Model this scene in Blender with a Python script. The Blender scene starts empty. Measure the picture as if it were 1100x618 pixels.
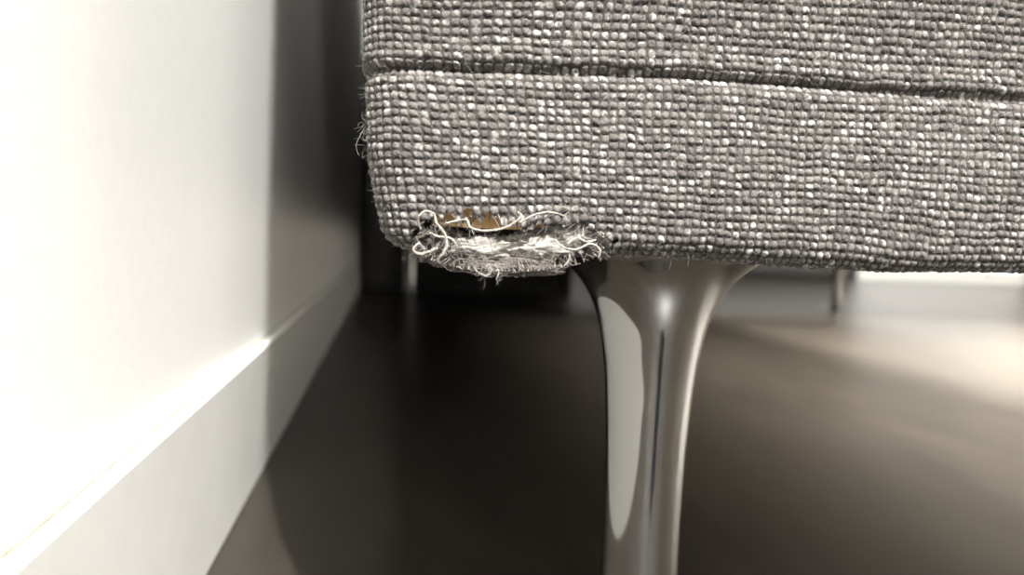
import bpy, math, random
import numpy as np
from mathutils import Vector, Matrix
random.seed(7); RNG=np.random.RandomState(11)
sc=bpy.context.scene
sc.view_settings.view_transform='Standard'
sc.view_settings.look='None'
sc.view_settings.exposure=0.0

# ------------------------------------------------------------ camera (metres)
F=855.0; H=0.12
def norm(v): return v/np.linalg.norm(v)
Yc=norm(np.array([(417-550)/F,-(254-309)/F,-1.0]))
r=math.radians(2.0)
Zc=np.array([math.sin(r),math.cos(r),0.0]); Zc=norm(Zc-Yc*Zc.dot(Yc))
Xc=np.cross(Yc,Zc)
R=np.array([Xc,Yc,Zc])
cd=bpy.data.cameras.new('camera'); cam=bpy.data.objects.new('camera',cd)
sc.collection.objects.link(cam); sc.camera=cam
M=Matrix(R.tolist()).to_4x4(); M.translation=Vector((0,0,H)); cam.matrix_world=M
cd.sensor_width=36; cd.lens=36*F/1100; cd.clip_start=0.004; cd.clip_end=50
cd.dof.use_dof=True; cd.dof.focus_distance=0.172; cd.dof.aperture_fstop=12
def S(px,py,y):
    """survey: world point at depth y seen at photo pixel"""
    d=R@np.array([(px-550)/F,-(py-309)/F,-1.0])
    k=y/d[1]; return np.array([d[0]*k,y,H+d[2]*k])

# ------------------------------------------------------------ material helpers
def mat(name,col=(.5,.5,.5),rough=.6,metal=0.,**kw):
    m=bpy.data.materials.new(name); m.use_nodes=True
    b=m.node_tree.nodes['Principled BSDF']
    b.inputs['Base Color'].default_value=(*col,1); b.inputs['Roughness'].default_value=rough
    b.inputs['Metallic'].default_value=metal
    for k,v in kw.items(): b.inputs[k].default_value=v
    return m
def N(m,t,**kw):
    n=m.node_tree.nodes.new(t)
    for k,v in kw.items():
        if k in n.inputs: n.inputs[k].default_value=v
        else: setattr(n,k,v)
    return n
def L(m,a,b): m.node_tree.links.new(a,b)
def bsdf(m): return m.node_tree.nodes['Principled BSDF']
def noisy(m,c1,c2,scale,detail=4,bump=0,bdist=.001,obj=True,stretch=None):
    tc=N(m,'ShaderNodeTexCoord'); nz=N(m,'ShaderNodeTexNoise',Scale=scale,Detail=detail)
    src=tc.outputs['Object']
    if stretch:
        mp=N(m,'ShaderNodeMapping'); mp.inputs['Scale'].default_value=stretch
        L(m,src,mp.inputs['Vector']); src=mp.outputs['Vector']
    L(m,src,nz.inputs['Vector'])
    cr=N(m,'ShaderNodeValToRGB'); cr.color_ramp.elements[0].position=.3; cr.color_ramp.elements[1].position=.7
    cr.color_ramp.elements[0].color=(*c1,1); cr.color_ramp.elements[1].color=(*c2,1)
    L(m,nz.outputs['Fac'],cr.inputs['Fac']); L(m,cr.outputs['Color'],bsdf(m).inputs['Base Color'])
    if bump:
        b=N(m,'ShaderNodeBump',Strength=bump,Distance=bdist); L(m,nz.outputs['Fac'],b.inputs['Height'])
        L(m,b.outputs['Normal'],bsdf(m).inputs['Normal'])
    return nz

m_wall=mat('wall_paint',rough=.75); noisy(m_wall,(.90,.89,.86),(.93,.92,.89),260,6,.15,.0003)
m_base=mat('baseboard_paint',rough=.5); noisy(m_base,(.78,.77,.735),(.82,.81,.775),60,3,.05,.0003)
m_caulk=mat('caulk',rough=.8); noisy(m_caulk,(.22,.205,.16),(.34,.32,.26),120,4,.4,.0005)
m_ceil=mat('ceiling_paint',rough=.9); noisy(m_ceil,(.80,.79,.76),(.84,.83,.80),30)
m_room=mat('room_wall_paint',rough=.85); noisy(m_room,(.62,.60,.56),(.66,.64,.60),20)
m_dark=mat('charcoal_wall_paint',rough=.85); noisy(m_dark,(.055,.052,.05),(.07,.066,.062),20)
m_floor=mat('dark_wood_floor',rough=.36); bsdf(m_floor).inputs['Specular IOR Level'].default_value=.22
nzf=noisy(m_floor,(.021,.018,.014),(.034,.029,.023),9,8,0,0,stretch=(6,1,1))
tc=N(m_floor,'ShaderNodeTexCoord'); br=N(m_floor,'ShaderNodeTexBrick')
br.offset=.37; br.inputs['Scale'].default_value=1; br.inputs['Brick Width'].default_value=1.6; br.inputs['Row Height'].default_value=.19
br.inputs['Mortar Size'].default_value=.0006; br.inputs['Mortar Smooth'].default_value=.3
mp=N(m_floor,'ShaderNodeMapping'); mp.inputs['Rotation'].default_value=(0,0,math.pi/2); mp.inputs['Location'].default_value=(0,.04,0)
L(m_floor,tc.outputs['Object'],mp.inputs['Vector']); L(m_floor,mp.outputs['Vector'],br.inputs['Vector'])
b=N(m_floor,'ShaderNodeBump',Strength=.3,Distance=.0006,invert=True); L(m_floor,br.outputs['Fac'],b.inputs['Height'])
L(m_floor,b.outputs['Normal'],bsdf(m_floor).inputs['Normal'])

m_chrome=mat('polished_chrome',(.40,.397,.39),.07,1.0)
tc=N(m_chrome,'ShaderNodeTexCoord'); nz=N(m_chrome,'ShaderNodeTexNoise',Scale=90,Detail=4); L(m_chrome,tc.outputs['Object'],nz.inputs['Vector'])
mr=N(m_chrome,'ShaderNodeMapRange'); mr.inputs['To Min'].default_value=.045; mr.inputs['To Max'].default_value=.11
L(m_chrome,nz.outputs['Fac'],mr.inputs['Value']); L(m_chrome,mr.outputs['Result'],bsdf(m_chrome).inputs['Roughness'])

m_fab=mat('tweed_weave',rough=.95); bsdf(m_fab).inputs['Sheen Weight'].default_value=.06; bsdf(m_fab).inputs['Specular IOR Level'].default_value=.12
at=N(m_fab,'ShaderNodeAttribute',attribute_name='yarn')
tc=N(m_fab,'ShaderNodeTexCoord'); nz=N(m_fab,'ShaderNodeTexNoise',Scale=3000,Detail=5)
mp=N(m_fab,'ShaderNodeMapping'); mp.inputs['Rotation'].default_value=(0,.6,0); mp.inputs['Scale'].default_value=(1,.5,.45)
L(m_fab,tc.outputs['Object'],mp.inputs['Vector']); L(m_fab,mp.outputs['Vector'],nz.inputs['Vector'])
mr=N(m_fab,'ShaderNodeMapRange'); mr.inputs['From Min'].default_value=.3; mr.inputs['From Max'].default_value=.7; mr.inputs['To Min'].default_value=.55; mr.inputs['To Max'].default_value=1.2
L(m_fab,nz.outputs['Fac'],mr.inputs['Value'])
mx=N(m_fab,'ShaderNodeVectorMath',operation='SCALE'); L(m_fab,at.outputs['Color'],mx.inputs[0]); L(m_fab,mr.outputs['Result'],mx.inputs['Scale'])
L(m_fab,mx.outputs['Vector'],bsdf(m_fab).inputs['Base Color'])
b=N(m_fab,'ShaderNodeBump',Strength=.6,Distance=.0002); L(m_fab,nz.outputs['Fac'],b.inputs['Height']); L(m_fab,b.outputs['Normal'],bsdf(m_fab).inputs['Normal'])
m_fab2=mat('tweed_cloth',rough=.95)
tc=N(m_fab2,'ShaderNodeTexCoord'); vo=N(m_fab2,'ShaderNodeTexVoronoi',Scale=500,Randomness=.35); L(m_fab2,tc.outputs['Object'],vo.inputs['Vector'])
cr=N(m_fab2,'ShaderNodeValToRGB'); e=cr.color_ramp.elements
e[0].position=0; e[0].color=(.065,.060,.057,1); e[1].position=.85; e[1].color=(.11,.102,.097,1)
q=e.new(.95); q.color=(.33,.32,.31,1)
sp=N(m_fab2,'ShaderNodeSeparateColor'); L(m_fab2,vo.outputs['Color'],sp.inputs[0]); L(m_fab2,sp.outputs[0],cr.inputs['Fac']); L(m_fab2,cr.outputs['Color'],bsdf(m_fab2).inputs['Base Color'])
b=N(m_fab2,'ShaderNodeBump',Strength=.9,Distance=.001,invert=True); L(m_fab2,vo.outputs['Distance'],b.inputs['Height']); L(m_fab2,b.outputs['Normal'],bsdf(m_fab2).inputs['Normal'])
m_lining=mat('black_lining',rough=.9); noisy(m_lining,(.012,.011,.010),(.022,.02,.018),300)
m_wood=mat('frame_wood',rough=.7); noisy(m_wood,(.60,.34,.13),(.80,.55,.26),200,5,.3,.0004,stretch=(.2,1,2))
m_batt=mat('batting',rough=1.0); noisy(m_batt,(.10,.092,.082),(.36,.34,.31),420,8,1,.0008)
m_fluff=mat('fluff_fibre',(.33,.315,.295),.9)
m_lint=mat('lint_fibre',(.20,.187,.172),.95)
m_thread=mat('frayed_yarn',rough=1.0); bsdf(m_thread).inputs['Specular IOR Level'].default_value=.05; noisy(m_thread,(.17,.15,.13),(.38,.355,.315),1400,3,1,.0003)
m_threadd=mat('dark_yarn',rough=1.0); noisy(m_threadd,(.05,.043,.038),(.12,.105,.095),900,3)
m_fuzz=mat('cloth_fuzz_fibre',(.26,.245,.23),.95)
m_black=mat('prop_black',rough=.5); noisy(m_black,(.02,.018,.016),(.03,.027,.024),40)

# ------------------------------------------------------------ mesh helpers
def mesh_obj(name,verts,faces,m=None,parent=None,smooth=False):
    me=bpy.data.meshes.new(name); me.from_pydata(verts,[],faces); me.update()
    o=bpy.data.objects.new(name,me); sc.collection.objects.link(o)
    if m: me.materials.append(m)
    if smooth: me.polygons.foreach_set('use_smooth',[True]*len(me.polygons))
    if parent: o.parent=parent
    return o
def box(name,a,b,m,parent=None,bev=0,seg=3):
    x0,y0,z0=a; x1,y1,z1=b
    v=[(x0,y0,z0),(x1,y0,z0),(x1,y1,z0),(x0,y1,z0),(x0,y0,z1),(x1,y0,z1),(x1,y1,z1),(x0,y1,z1)]
    f=[(0,3,2,1),(4,5,6,7),(0,1,5,4),(1,2,6,5),(2,3,7,6),(3,0,4,7)]
    o=mesh_obj(name,v,f,m,parent)
    if bev:
        md=o.modifiers.new('bev','BEVEL'); md.width=bev; md.segments=seg
        o.data.polygons.foreach_set('use_smooth',[True]*6)
        wn=o.modifiers.new('wn','WEIGHTED_NORMAL')
    return o
def empty(name):
    o=bpy.data.objects.new(name,None); sc.collection.objects.link(o); o.empty_display_size=.05; return o
def lathe(name,prof,m,loc,parent=None,seg=64,sx=1,sy=1):
    v=[];f=[]
    for (rr,z) in prof:
        for k in range(seg):
            a=2*math.pi*k/seg; v.append((loc[0]+rr*sx*math.cos(a),loc[1]+rr*sy*math.sin(a),z))
    n=len(prof)
    for i in range(n-1):
        for k in range(seg):
            f.append((i*seg+k,i*seg+(k+1)%seg,(i+1)*seg+(k+1)%seg,(i+1)*seg+k))
    f.append(tuple(range(seg))[::-1]); f.append(tuple(range((n-1)*seg,n*seg)))
    return mesh_obj(name,v,f,m,parent,True)
def curves(name,splines,bevel,m,parent=None,res=1):
    cu=bpy.data.curves.new(name,'CURVE'); cu.dimensions='3D'; cu.bevel_depth=bevel; cu.bevel_resolution=res; cu.resolution_u=4
    for pts in splines:
        s=cu.splines.new('NURBS' if len(pts)>3 else 'POLY'); s.points.add(len(pts)-1)
        for i,p in enumerate(pts):
            s.points[i].co=(p[0],p[1],p[2],1); s.points[i].radius=(p[3] if len(p)>3 else 1)
        if len(pts)>3: s.order_u=4; s.use_endpoint_u=True
    cu.materials.append(m)
    o=bpy.data.objects.new(name,cu); sc.collection.objects.link(o)
    if parent: o.parent=parent
    return o

# ------------------------------------------------------------ room
XW=-.063; BT=.005; BH=.063
YB=-2.6; YF=3.9; XR=3.9; ZC=2.45
box('floor',(XW-.1,YB-.1,-.05),(XR+.1,YF+.1,0),m_floor)
box('wall_left',(XW-.1,YB-.1,0),(XW,YF+.1,ZC),m_wall)
box('ceiling',(XW-.1,YB-.1,ZC),(XR+.1,YF+.1,ZC+.05),m_ceil)
box('wall_back',(XW,YB-.1,0),(XR+.1,YB,ZC),m_dark)
m_frame=mat('door_frame_paint',(.75,.74,.7),.4)
def glassmat(name,st):
    m=mat(name,(.9,.9,.9),.2); bsdf(m).inputs['Emission Color'].default_value=(1,.97,.92,1); bsdf(m).inputs['Emission Strength'].default_value=st; return m
DX0,DX1,DZ=1.35,3.55,2.1
o1=empty('wall_far')
box('wall_section_a',(XW,YF,0),(DX0,YF+.1,ZC),m_room,o1)
box('wall_section_b',(DX1,YF,0),(XR+.1,YF+.1,ZC),m_room,o1)
box('wall_section_c',(DX0,YF,DZ),(DX1,YF+.1,ZC),m_room,o1)
d=empty('door_1')
for i,(a,b2) in enumerate([(DX0,DX0+.06),((DX0+DX1)/2-.03,(DX0+DX1)/2+.03),(DX1-.06,DX1)]):
    box('stile_%d'%(i+1),(a,YF+.01,0),(b2,YF+.06,DZ),m_frame,d)
box('rail_top',(DX0,YF+.01,DZ-.06),(DX1,YF+.06,DZ),m_frame,d)
box('rail_bottom',(DX0,YF+.01,0),(DX1,YF+.06,.07),m_frame,d)
box('glass',(DX0,YF+.07,0),(DX1,YF+.08,DZ),glassmat('bright_glass',.95),d)
EY0,EY1,EZ=.2,2.6,2.1
o2=empty('wall_right')
box('wall_section_a',(XR,YB-.1,0),(XR+.1,EY0,ZC),m_room,o2)
box('wall_section_b',(XR,EY1,0),(XR+.1,YF,ZC),m_room,o2)
box('wall_section_c',(XR,EY0,EZ),(XR+.1,EY1,ZC),m_room,o2)
d=empty('door_2')
for i,a in enumerate([EY0,(EY0*2+EY1)/3,(EY0+EY1*2)/3,EY1-.06]):
    box('stile_%d'%(i+1),(XR+.01,a,0),(XR+.06,a+.06,EZ),m_frame,d)
box('rail_top',(XR+.01,EY0,EZ-.06),(XR+.06,EY1,EZ),m_frame,d)
box('rail_bottom',(XR+.01,EY0,0),(XR+.06,EY1,.07),m_frame,d)
box('glass',(XR+.07,EY0,0),(XR+.08,EY1,EZ),glassmat('bright_glass_side',3),d)
cab=empty('far_dark_block')  # added black block that keeps the far strip under the sofa dark
box('carcass',(.45,YF-.42,.02),(2.2,YF-.03,.62),m_black,cab,.004)
box('plinth',(.48,YF-.39,0),(2.17,YF-.05,.02),m_black,cab)
for i in range(4): box('front_%d'%(i+1),(.46+i*.435,YF-.438,.03),(.46+i*.435+.427,YF-.42,.61),m_black,cab,.003)
cb=empty('gap_light_blocker')  # added block, shuts out light on the wall beyond the sofa
box('top',(-.055,1.735,.49),(.42,2.25,.515),m_black,cb,.003)
box('base',(-.055,1.74,.0),(.41,2.24,.03),m_black,cb,.003)
box('side_panel_1',(-.055,1.74,.03),(-.035,2.24,.49),m_black,cb,.002)
box('side_panel_2',(.39,1.74,.03),(.41,2.24,.49),m_black,cb,.002)
box('back_panel',(-.035,1.75,.03),(.39,1.77,.49),m_black,cb)
o=box('baseboard_left',(XW,YB,0),(XW+BT,YF,BH),m_base,None,.0008,3)
pts=[];y=.02
while y<3.8:
    k=.0004+.0006*RNG.rand()*(1 if y<.5 else .4); pts.append((XW+.0002,y,BH+.0002,k/.001)); y+=.012+.02*RNG.rand()*(1+y*2)
curves('trim_1',[pts],.001,m_caulk,None,2)

# ------------------------------------------------------------ sofa
sofa=empty('sofa')
D=.165; ZB=.118; X0=-.0003; RH=.009; RB=.0045; ZS=.1562; CELL=.00185
TAB=RNG.rand(16,256,256)
def vn(x,y,s):
    xi=np.floor(x).astype(int); yi=np.floor(y).astype(int); fx=x-xi; fy=y-yi
    fx=fx*fx*(3-2*fx); fy=fy*fy*(3-2*fy); T=TAB[s]
    a=T[xi%256,yi%256]; b=T[(xi+1)%256,yi%256]; c=T[xi%256,(yi+1)%256]; d=T[(xi+1)%256,(yi+1)%256]
    return (a*(1-fx)+b*fx)*(1-fy)+(c*(1-fx)+d*fx)*fy
def sst(a,b,x):
    t=np.clip((x-a)/(b-a),0,1); return t*t*(3-2*t)
HX,HZ,HA,HB=.0262,.1203,.0205,.0060
def surface(s,t):
    th=np.clip(-s/RH,0,math.pi/2); ph=np.clip(-t/RB,0,math.pi/2)
    nx=-np.sin(th); ny=-np.cos(th)
    cx=X0+RH+np.maximum(s,0); cy=D+RH+np.maximum(-s-RH*math.pi/2,0)
    ins=np.maximum(-t-RB*math.pi/2,0)
    rr=RH-RB+RB*np.cos(ph)-ins
    x=cx+rr*nx; y=cy+rr*ny; z=ZB+RB+np.maximum(t,0)-RB*np.sin(ph)
    n=np.stack([np.cos(ph)*nx,np.cos(ph)*ny,-np.sin(ph)],-1)
    zz=z
    zs=ZS+.0005*np.sin(s*40)
    bul=.0014*np.sin(np.clip((zz-ZB)/(zs-ZB),0,1)*math.pi)+.0025*sst(0,.05,zz-zs)
    gr=-.0014*np.exp(-((zz-zs)/.0010)**2)+.0006*np.exp(-((zz-zs-.0030)/.002)**2)+.0003*np.exp(-((zz-zs+.0030)/.002)**2)
    dd=(bul+gr)*np.cos(ph)
    dd=dd+.0008*(vn(s/.02+9,t/.02+9,3)-.5)
    x=x+n[...,0]*dd; y=y+n[...,1]*dd; z=z+n[...,2]*dd
    w=1-sst(-.002,.05,s)
    x=x-.120*np.clip(zz-ZB,0,.045)*w
    tilt=-.0020*(1-sst(-.005,.055,s))+.0017*sst(.03,.14,s)
    z=np.where(z>ZB,ZB+(z-ZB)*(1+tilt/.038*np.clip(.06/np.maximum(zz-ZB,.001),0,1)),z)
    x0=x.copy(); z0=z.copy()
    sg=np.exp(-((x-.0245)/.0125)**4)
    z=z-.0046*sg*(1-sst(.1185,.1275,z0))
    z=z-.0005*(1-sst(.12,.135,z0))*np.sin(s*70+1)
    z=z-.0003*sst(.08,.14,s)*(1-sst(.12,.14,z0))
    return x,y,z,n,x0,z0
def panel(name,s0,s1,t0,t1,res,weave,m):
    ns=int((s1-s0)/res)+1; nt=int((t1-t0)/res)+1
    s,t=np.meshgrid(np.linspace(s0,s1,ns),np.linspace(t0,t1,nt),indexing='ij')
    x,y,z,n,x0,z0=surface(s,t)
    keep=np.ones((ns-1,nt-1),bool)
    if weave:
        wu=.50*(vn(s/.02,t/.02,0)-.5)+.32*(vn(s/.005,t/.005,1)-.5)
        wv=1.0*(vn(s/.03+5,t/.03,2)-.5)+.34*(vn(s/.005,t/.0045+7,4)-.5)
        u=s/CELL+wu+200; v=t/(CELL*.97)+wv+200
        iu=np.floor(u).astype(int); iv=np.floor(v).astype(int)
        fu=u-iu-.5; fv=v-iv-.5
        r1=TAB[5][iu%256,iv%256]; r2=TAB[6][iu%256,iv%256]; r3=TAB[7][iu%256,iv%256]; r4=TAB[8][iu%256,iv%256]
        rr5=TAB[14][iu%256,iv%256]; rr6=TAB[15][iu%256,iv%256]
        fu2=(fu+.16*(rr5-.5)+.25*(r3-.4)*fv)*(2.10+.40*r1); fv2=(fv+.16*(rr6-.5)+.34*(.3+r1-.5)*fu)*(2.10+.40*rr5)
        q=np.abs(fu2)**2.4+np.abs(fv2)**2.4
        g=np.clip(1-q,0,1)**.5
        amp=.00062*(.60+.60*r3)
        ply=np.cos((fu*1.2+fv*.9)*2*math.pi*1.6+rr5*6)
        hgt=amp*g+.00005*ply*g+.00012*(vn(s/.00045,t/.00045,9)-.5)
        x=x+n[...,0]*hgt; y=y+n[...,1]*hgt; z=z+n[...,2]*hgt
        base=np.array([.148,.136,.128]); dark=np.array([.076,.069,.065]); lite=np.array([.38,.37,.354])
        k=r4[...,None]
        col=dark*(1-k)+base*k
        col=col*(.42+.58*sst(.05,.5,g))[...,None]      # darker ground yarn plus painted shade in the gaps between nubs
        clus=vn(s/.009+3,t/.009+3,10)
        fl=(r2>(.97-.36*clus)).astype(float)
        part=sst(.42,.62,vn(s/.0006+2,t/.0006+4,11))
        part2=sst(.68,.84,vn(s/.0006+22,t/.0006+14,12))*.45*(r1>.3)
        f=np.clip(fl*(.15+.85*part)*(.40+.60*r3),0,1)
        f=np.clip(f+part2,0,1)*np.clip((g-.25)*2.2,0,1)
        col=col*(1-f[...,None])+lite*f[...,None]
        xm=(x0[:-1,:-1]+x0[1:,1:])/2; zm=(z0[:-1,:-1]+z0[1:,1:])/2; sm=s[:-1,:-1]; tm=t[:-1,:-1]
        rad=((xm-HX)/HA)**2
        ctr=HZ+.0009*np.sin(xm*160)
        q=rad**1.3+((zm-ctr)/np.where(zm>ctr,HB*.93,HB*.34))**2
        q=q+.55*(vn(sm/.0014,tm/.0014,13)-.5)+.45*(r1[:-1,:-1]-.5)
        keep=~((q<1)&(tm>-RB*1.3)&(y[:-1,:-1]<D+.008))
    P=np.stack([x,y,z],-1).reshape(-1,3)
    idx=np.arange(ns*nt).reshape(ns,nt)
    fq=np.stack([idx[:-1,:-1],idx[1:,:-1],idx[1:,1:],idx[:-1,1:]],-1)[keep]
    me=bpy.data.meshes.new(name)
    me.vertices.add(len(P)); me.vertices.foreach_set('co',P.ravel())
    nf=len(fq); me.loops.add(nf*4); me.loops.foreach_set('vertex_index',fq.ravel())
    me.polygons.add(nf); me.polygons.foreach_set('loop_start',np.arange(nf)*4)
    me.polygons.foreach_set('use_smooth',np.ones(nf,bool))
    me.update(calc_edges=True)
    if weave:
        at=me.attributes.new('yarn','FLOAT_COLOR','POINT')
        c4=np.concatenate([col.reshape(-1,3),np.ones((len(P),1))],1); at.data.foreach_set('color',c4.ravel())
    me.materials.append(m)
    o=bpy.data.objects.new(name,me); sc.collection.objects.link(o); o.parent=sofa
    return o
TBOT=-RB*math.pi/2-.0035
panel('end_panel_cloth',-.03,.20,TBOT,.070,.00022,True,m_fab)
panel('end_panel_cloth_side',-.05,-.03,TBOT,.070,.002,False,m_fab2)
panel('end_panel_cloth_front',.20,1.03,TBOT,.070,.003,False,m_fab2)
panel('end_panel_cloth_upper',-.05,1.03,.070,.49,.004,False,m_fab2)
Y1=1.72
box('arm_core',(.0095,D+.011,ZB+.004),(1.045,D+.14,.60),m_fab2,sofa,.01)
box('arm_top',(-.004,D-.004,.60),(1.045,D+.15,.63),m_fab2,sofa,.012)
box('back_side_cloth',(-.003,D+.05,ZB+.002),(.2,Y1,.62),m_fab2,sofa,.008)
box('back_rest',(-.003,D+.12,.5),(.17,Y1-.12,.82),m_fab2,sofa,.03)
box('seat_base',(.1,D+.12,ZB+.006),(1.04,Y1,.3),m_fab2,sofa,.01)
for i in range(2):
    ya=D+.155+i*.63; box('seat_cushion_%d'%(i+1),(.19,ya,.305),(1.05,ya+.62,.44),m_fab2,sofa,.03)
    box('back_cushion_%d'%(i+1),(.175,ya,.445),(.36,ya+.62,.84),m_fab2,sofa,.05)
box('arm_far',(.0,Y1-.13,ZB+.006),(1.045,Y1+.005,.62),m_fab2,sofa,.012)
box('underside_lining',(.008,D+.013,ZB+.0022),(1.04,Y1-.01,ZB+.005),m_lining,sofa)
prof=[(.0085,0),(.0098,.0008),(.0102,.003),(.0102,.012),(.0102,.037),(.0103,.055),(.0106,.068),(.0111,.078),(.0118,.087),(.0129,.0945),(.0143,.1010),(.0163,.1062),(.0187,.1103),(.0213,.1133),(.0238,.1155),(.0260,.1172),(.0272,.1186),(.0272,.1205)]
lx,ly=S(698,400,.1985)[0],.1985
def catm(pr,k=5):
    out=[]
    for i in range(len(pr)-1):
        p0=pr[max(i-1,0)];p1=pr[i];p2=pr[i+1];p3=pr[min(i+2,len(pr)-1)]
        for j in range(k):
            t=j/k
            out.append(tuple(.5*((2*p1[c])+(-p0[c]+p2[c])*t+(2*p0[c]-5*p1[c]+4*p2[c]-p3[c])*t*t+(-p0[c]+3*p1[c]-3*p2[c]+p3[c])*t**3) for c in range(2)))
    return out+[pr[-1]]
prof=catm(prof)
lathe('leg_1',prof,m_chrome,(lx,ly),sofa,96)
for i,(a,b2) in enumerate([(.98,ly),(.045,1.62),(.98,1.62)]): lathe('leg_%d'%(i+2),prof,m_chrome,(a,b2),sofa,40)

# unseen bottle added beside the viewpoint, mirrored in the chrome as a blue line
m_blue=mat('prop_blue',rough=.3); noisy(m_blue,(.10,.32,1.0),(.12,.36,1.0),30)
wb=empty('blue_line_prop')
bp=catm([(.0160,0),(.0178,.002),(.0180,.01),(.0180,.06),(.0180,.125),(.0172,.138),(.0120,.147),(.0100,.152),(.0100,.156)],4)
lathe('prop_body',bp,m_blue,(.100,-.085),wb,40)
lathe('prop_cap',[(.0110,.156),(.0115,.157),(.0115,.170),(.0105,.172)],m_black,(.100,-.085),wb,32)

# ---- inside of the tear
box('frame_rail',(.009,D+.0038,.1226),(.046,D+.0068,.1285),m_wood,sofa,.0006)
def lump(name,c,r,m,seed,amp=.35):
    import bmesh
    from mathutils import noise
    bm=bmesh.new(); bmesh.ops.create_icosphere(bm,subdivisions=5,radius=1)
    for v in bm.verts:
        n_=v.co.normalized(); k=1+amp*noise.noise(n_*2.2+Vector((seed,0,0)))+amp*.5*noise.noise(n_*7+Vector((0,seed,0)))+amp*.3*noise.noise(n_*18+Vector((0,seed,3)))
        v.co=Vector((c[0]+n_.x*k*r[0],c[1]+n_.y*k*r[1],c[2]+n_.z*k*r[2]))
    me=bpy.data.meshes.new(name); bm.to_mesh(me); bm.free()
    me.polygons.foreach_set('use_smooth',[True]*len(me.polygons)); me.materials.append(m)
    o=bpy.data.objects.new(name,me); sc.collection.objects.link(o); o.parent=sofa; return o
def at(px,py,dy=0): return tuple(S(px,py,D+dy))
lump('batting_1',at(625,250,.0025),(.0070,.0022,.0038),m_batt,1)
lump('batting_2',at(580,264,.0030),(.0080,.0022,.0030),m_batt,2)
lump('batting_3',at(524,268,.0036),(.0080,.0025,.0028),m_batt,3)
lump('dark_wadding',at(470,262,.006),(.006,.003,.0045),m_threadd,5)
lump('dark_wadding_2',at(545,285,.0035),(.012,.0022,.0022),m_threadd,6)

def wisp(c,ln,n=8,curl=1.0,rad=1,plane=.35):
    p=np.array(c,float); a=random.uniform(0,6.28); da=random.uniform(-.6,.6)*curl
    out=[]; dyv=random.uniform(-.3,.3)
    for i in range(n):
        out.append((p[0],p[1],p[2],rad*(1-.5*i/n)))
        a+=da+random.uniform(-.35,.35)*curl
        p=p+ln/n*np.array([math.cos(a),dyv*plane,math.sin(a)])
    return out
fl=[]
for _ in range(300):
    c0=random.choice([(628,246,10),(622,252,12),(600,260,14),(575,267,18),(520,270,16),(500,266,18)])
    fl.append(wisp(at(c0[0]+random.gauss(0,c0[2]),c0[1]+random.gauss(0,c0[2]*.30),random.uniform(-.0008,.003)),random.uniform(.002,.006),9,1.1))
curves('batting_fluff',fl,.00002,m_fluff,sofa,0)
fl=[]
for _ in range(90):
    x=random.gauss(535,38); fl.append(wisp(at(x,285+random.gauss(0,5)-abs(x-530)*.1,random.uniform(-.002,.001)),random.uniform(.001,.004),8,1.6))
curves('lint_fringe',fl,.00003,m_lint,sofa,0)
fr=[];fd=[]
for k in range(240):
    a=random.uniform(0,2*math.pi); ex=548+101*math.cos(a); ey=257-27*math.sin(a) + (8 if math.sin(a)<0 else 0)
    p=np.array(at(ex,ey,random.uniform(-.0014,.0008)))
    inw=np.array([-math.cos(a)*.6,random.uniform(-.5,.6),-math.sin(a)]); ln=random.uniform(.0010,.0028)
    pts=[];d_=inw*ln/5
    for i in range(6):
        pts.append((*p,1-.12*i)); d_=d_+np.array([random.gauss(0,1),random.gauss(0,.6),random.gauss(0,1)])*ln*.07; p=p+d_
    (fr if random.random()<.2 else fd).append(pts)
curves('rim_yarn_light',fr,.00012,m_thread,sofa,2)
curves('rim_yarn_dark',fd,.00017,m_threadd,sofa,2)
base_st=[
 [(480,240,-.001,1),(500,236,-.002,1),(505,244,-.0025,1),(518,248,-.0028,1),(538,246,-.0028,1),(552,240,-.0028,.9),(560,232,-.0026,.9),(556,228,-.002,.6)],
 [(452,246,-.001,1),(449,236,-.0022,1),(456,227,-.0028,1),(466,230,-.003,1),(469,240,-.0028,1),(477,250,-.0024,1),(480,262,-.0022,1),(476,272,-.0022,.9),(472,276,-.002,.6)],
 [(456,268,-.001,1),(450,262,-.002,1),(444,268,-.0022,1),(450,273,-.002,1),(462,270,-.002,.9),(470,266,-.0015,.8)],
 [(462,250,-.0015,.8),(470,254,-.002,1),(484,256,-.0022,1),(490,264,-.002,.8)],
 [(606,232,-.001,.9),(590,228,-.0022,1),(574,231,-.0025,.9),(560,238,-.0025,.9),(545,243,-.002,.7)],
 [(596,258,-.001,.8),(606,266,-.002,1),(620,268,-.0024,1),(634,262,-.0026,1),(644,268,-.0026,1),(643,277,-.0022,.8)],
 [(640,258,-.001,.8),(630,260,-.002,1),(620,256,-.002,1),(610,262,-.002,.8)],
 [(508,286,-.001,.4),(514,293,-.0015,.4),(524,296,-.0015,.4),(528,289,-.0015,.4),(521,286,-.001,.3)],
 [(532,284,-.001,.4),(536,292,-.0015,.4),(533,300,-.0015,.3)],
 [(604,233,-.001,.6),(612,226,-.002,.6),(604,222,-.002,.4)],
 [(610,268,-.001,.5),(612,277,-.002,.5),(606,286,-.002,.4)],
]
st=[]; hair=[]
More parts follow.
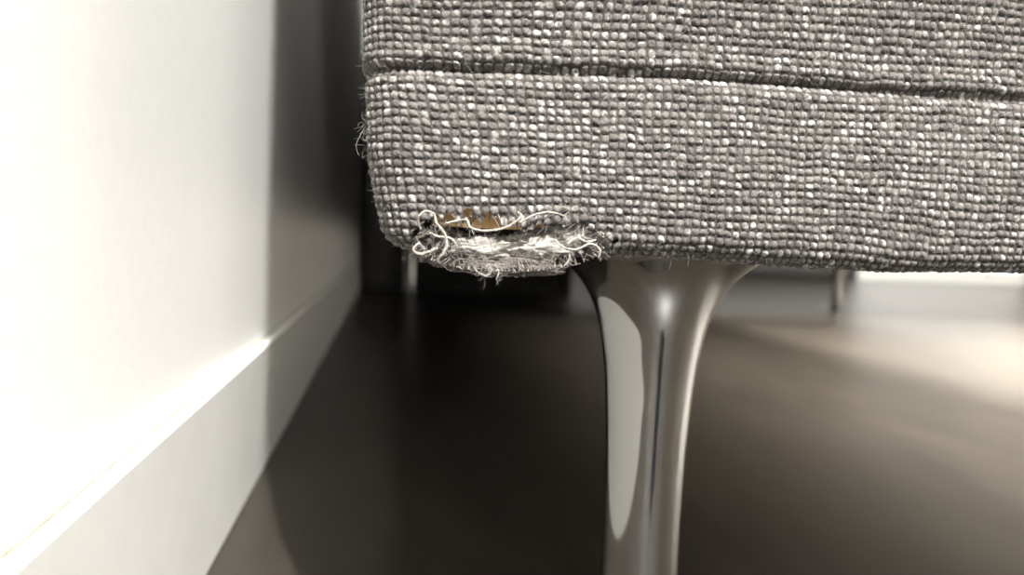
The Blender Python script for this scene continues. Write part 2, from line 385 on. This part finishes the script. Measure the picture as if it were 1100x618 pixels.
for q in base_st:
    P_=[np.array(at(a,b_,c)) for a,b_,c,_ in q]; W_=[w[3] for w in q]
    dn=[];dw=[]
    for i in range(len(P_)-1):
        p0=P_[max(i-1,0)];p1=P_[i];p2=P_[i+1];p3=P_[min(i+2,len(P_)-1)]
        for j in range(6):
            t=j/6; dn.append(.5*((2*p1)+(-p0+p2)*t+(2*p0-5*p1+4*p2-p3)*t*t+(-p0+3*p1-3*p2+p3)*t**3)); dw.append(W_[i]*(1-t)+W_[i+1]*t)
    dn.append(P_[-1]); dw.append(W_[-1])
    for ply in range(4):
        ph=ply*math.pi/2; o_=[]
        fray=random.uniform(.0,.00025)
        for i,p in enumerate(dn):
            tg=dn[min(i+1,len(dn)-1)]-dn[max(i-1,0)]; tg=tg/(np.linalg.norm(tg)+1e-9)
            a1=np.cross(tg,[0,1,0]); a1/=np.linalg.norm(a1)+1e-9; a2=np.cross(tg,a1)
            an=ph+i*.75; rr=(.00012+fray*(i/len(dn))**3)*dw[i]*random.uniform(.8,1.25)
            o_.append((*(p+a1*math.cos(an)*rr+a2*math.sin(an)*rr),dw[i]*random.uniform(.8,1.2)))
            if random.random()<.35: hair.append(wisp(p+a1*random.uniform(-.0002,.0002),random.uniform(.0006,.0022),6,1.2))
        st.append(o_)
curves('frayed_strands',st,.00012,m_thread,sofa,2)
curves('strand_hairs',hair,.00002,m_fluff,sofa,0)
tf=[[(*at(397,125,.010),.8),(*at(392,138,.009),1),(*at(384,149,.008),1),(*at(381,160,.008),1),(*at(386,167,.008),.6)],
    [(*at(395,133,.010),.8),(*at(389,146,.009),.8),(*at(388,155,.009),.6),(*at(393,150,.009),.6)]]
for _ in range(20): tf.append([(*q[:3],.4) for q in wisp(at(393,random.uniform(130,165),.009),.003,7,1.5)])
curves('corner_tuft',tf,.0001,m_threadd,sofa,1)
fz=[]
ss=RNG.uniform(-.014,.19,6500); tt=RNG.uniform(-RB*1.3,.068,6500)
x,y,z,n,x0_,z0_=surface(ss,tt)
for i in range(len(ss)):
    if ((x0_[i]-HX)/HA)**2+((z0_[i]-HZ)/HB)**2<1: continue
    p=np.array([x[i],y[i],z[i]])+n[i]*.0005; ln=RNG.uniform(.0005,.0015); d_=n[i]*.4+RNG.normal(0,.7,3); d_/=np.linalg.norm(d_)
    q=RNG.normal(0,.4,3); fz.append([tuple(p),tuple(p+d_*ln*.5),tuple(p+(d_+q)*ln)])
curves('cloth_fuzz',fz,.00002,m_fuzz,sofa,0)

# ------------------------------------------------------------ lamps
def area(name,loc,target,size,power,col,shape='DISK',sy=None,spread=180):
    l=bpy.data.lights.new(name,'AREA'); l.shape=shape; l.size=size; l.energy=power; l.color=col; l.spread=math.radians(spread)
    if sy: l.size_y=sy
    o=bpy.data.objects.new(name,l); sc.collection.objects.link(o); o.location=loc
    o.rotation_euler=(Vector(target)-Vector(loc)).to_track_quat('-Z','Y').to_euler(); return o
WC=(1,.985,.95)
area('ceiling_spotlight',(.352,-1.55,2.35),(0,.2,.1),.05,280,WC)
area('overhead_fill',(.42,-1.5,2.42),(.42,-1.5,0),.45,165,WC,'SQUARE')  # added soft fill from above, lifts the wall and cloth
area('room_light',(2.6,1.2,2.42),(2.6,1.2,0),.8,16,WC,'SQUARE')
area('low_streak_fill_a',(2.3,.75,.31),(.5,.5,0),.07,120,(1,.92,.80),spread=50)  # bodiless low light added to streak the floor under the sofa
area('low_streak_fill_b',(2.35,1.35,.44),(.75,.85,0),.07,80,(1,.92,.80),spread=50)  # second added light, for another floor streak
w=bpy.data.worlds.new('world'); sc.world=w; w.use_nodes=True
w.node_tree.nodes['Background'].inputs[0].default_value=(.9,.92,1,1); w.node_tree.nodes['Background'].inputs[1].default_value=.3
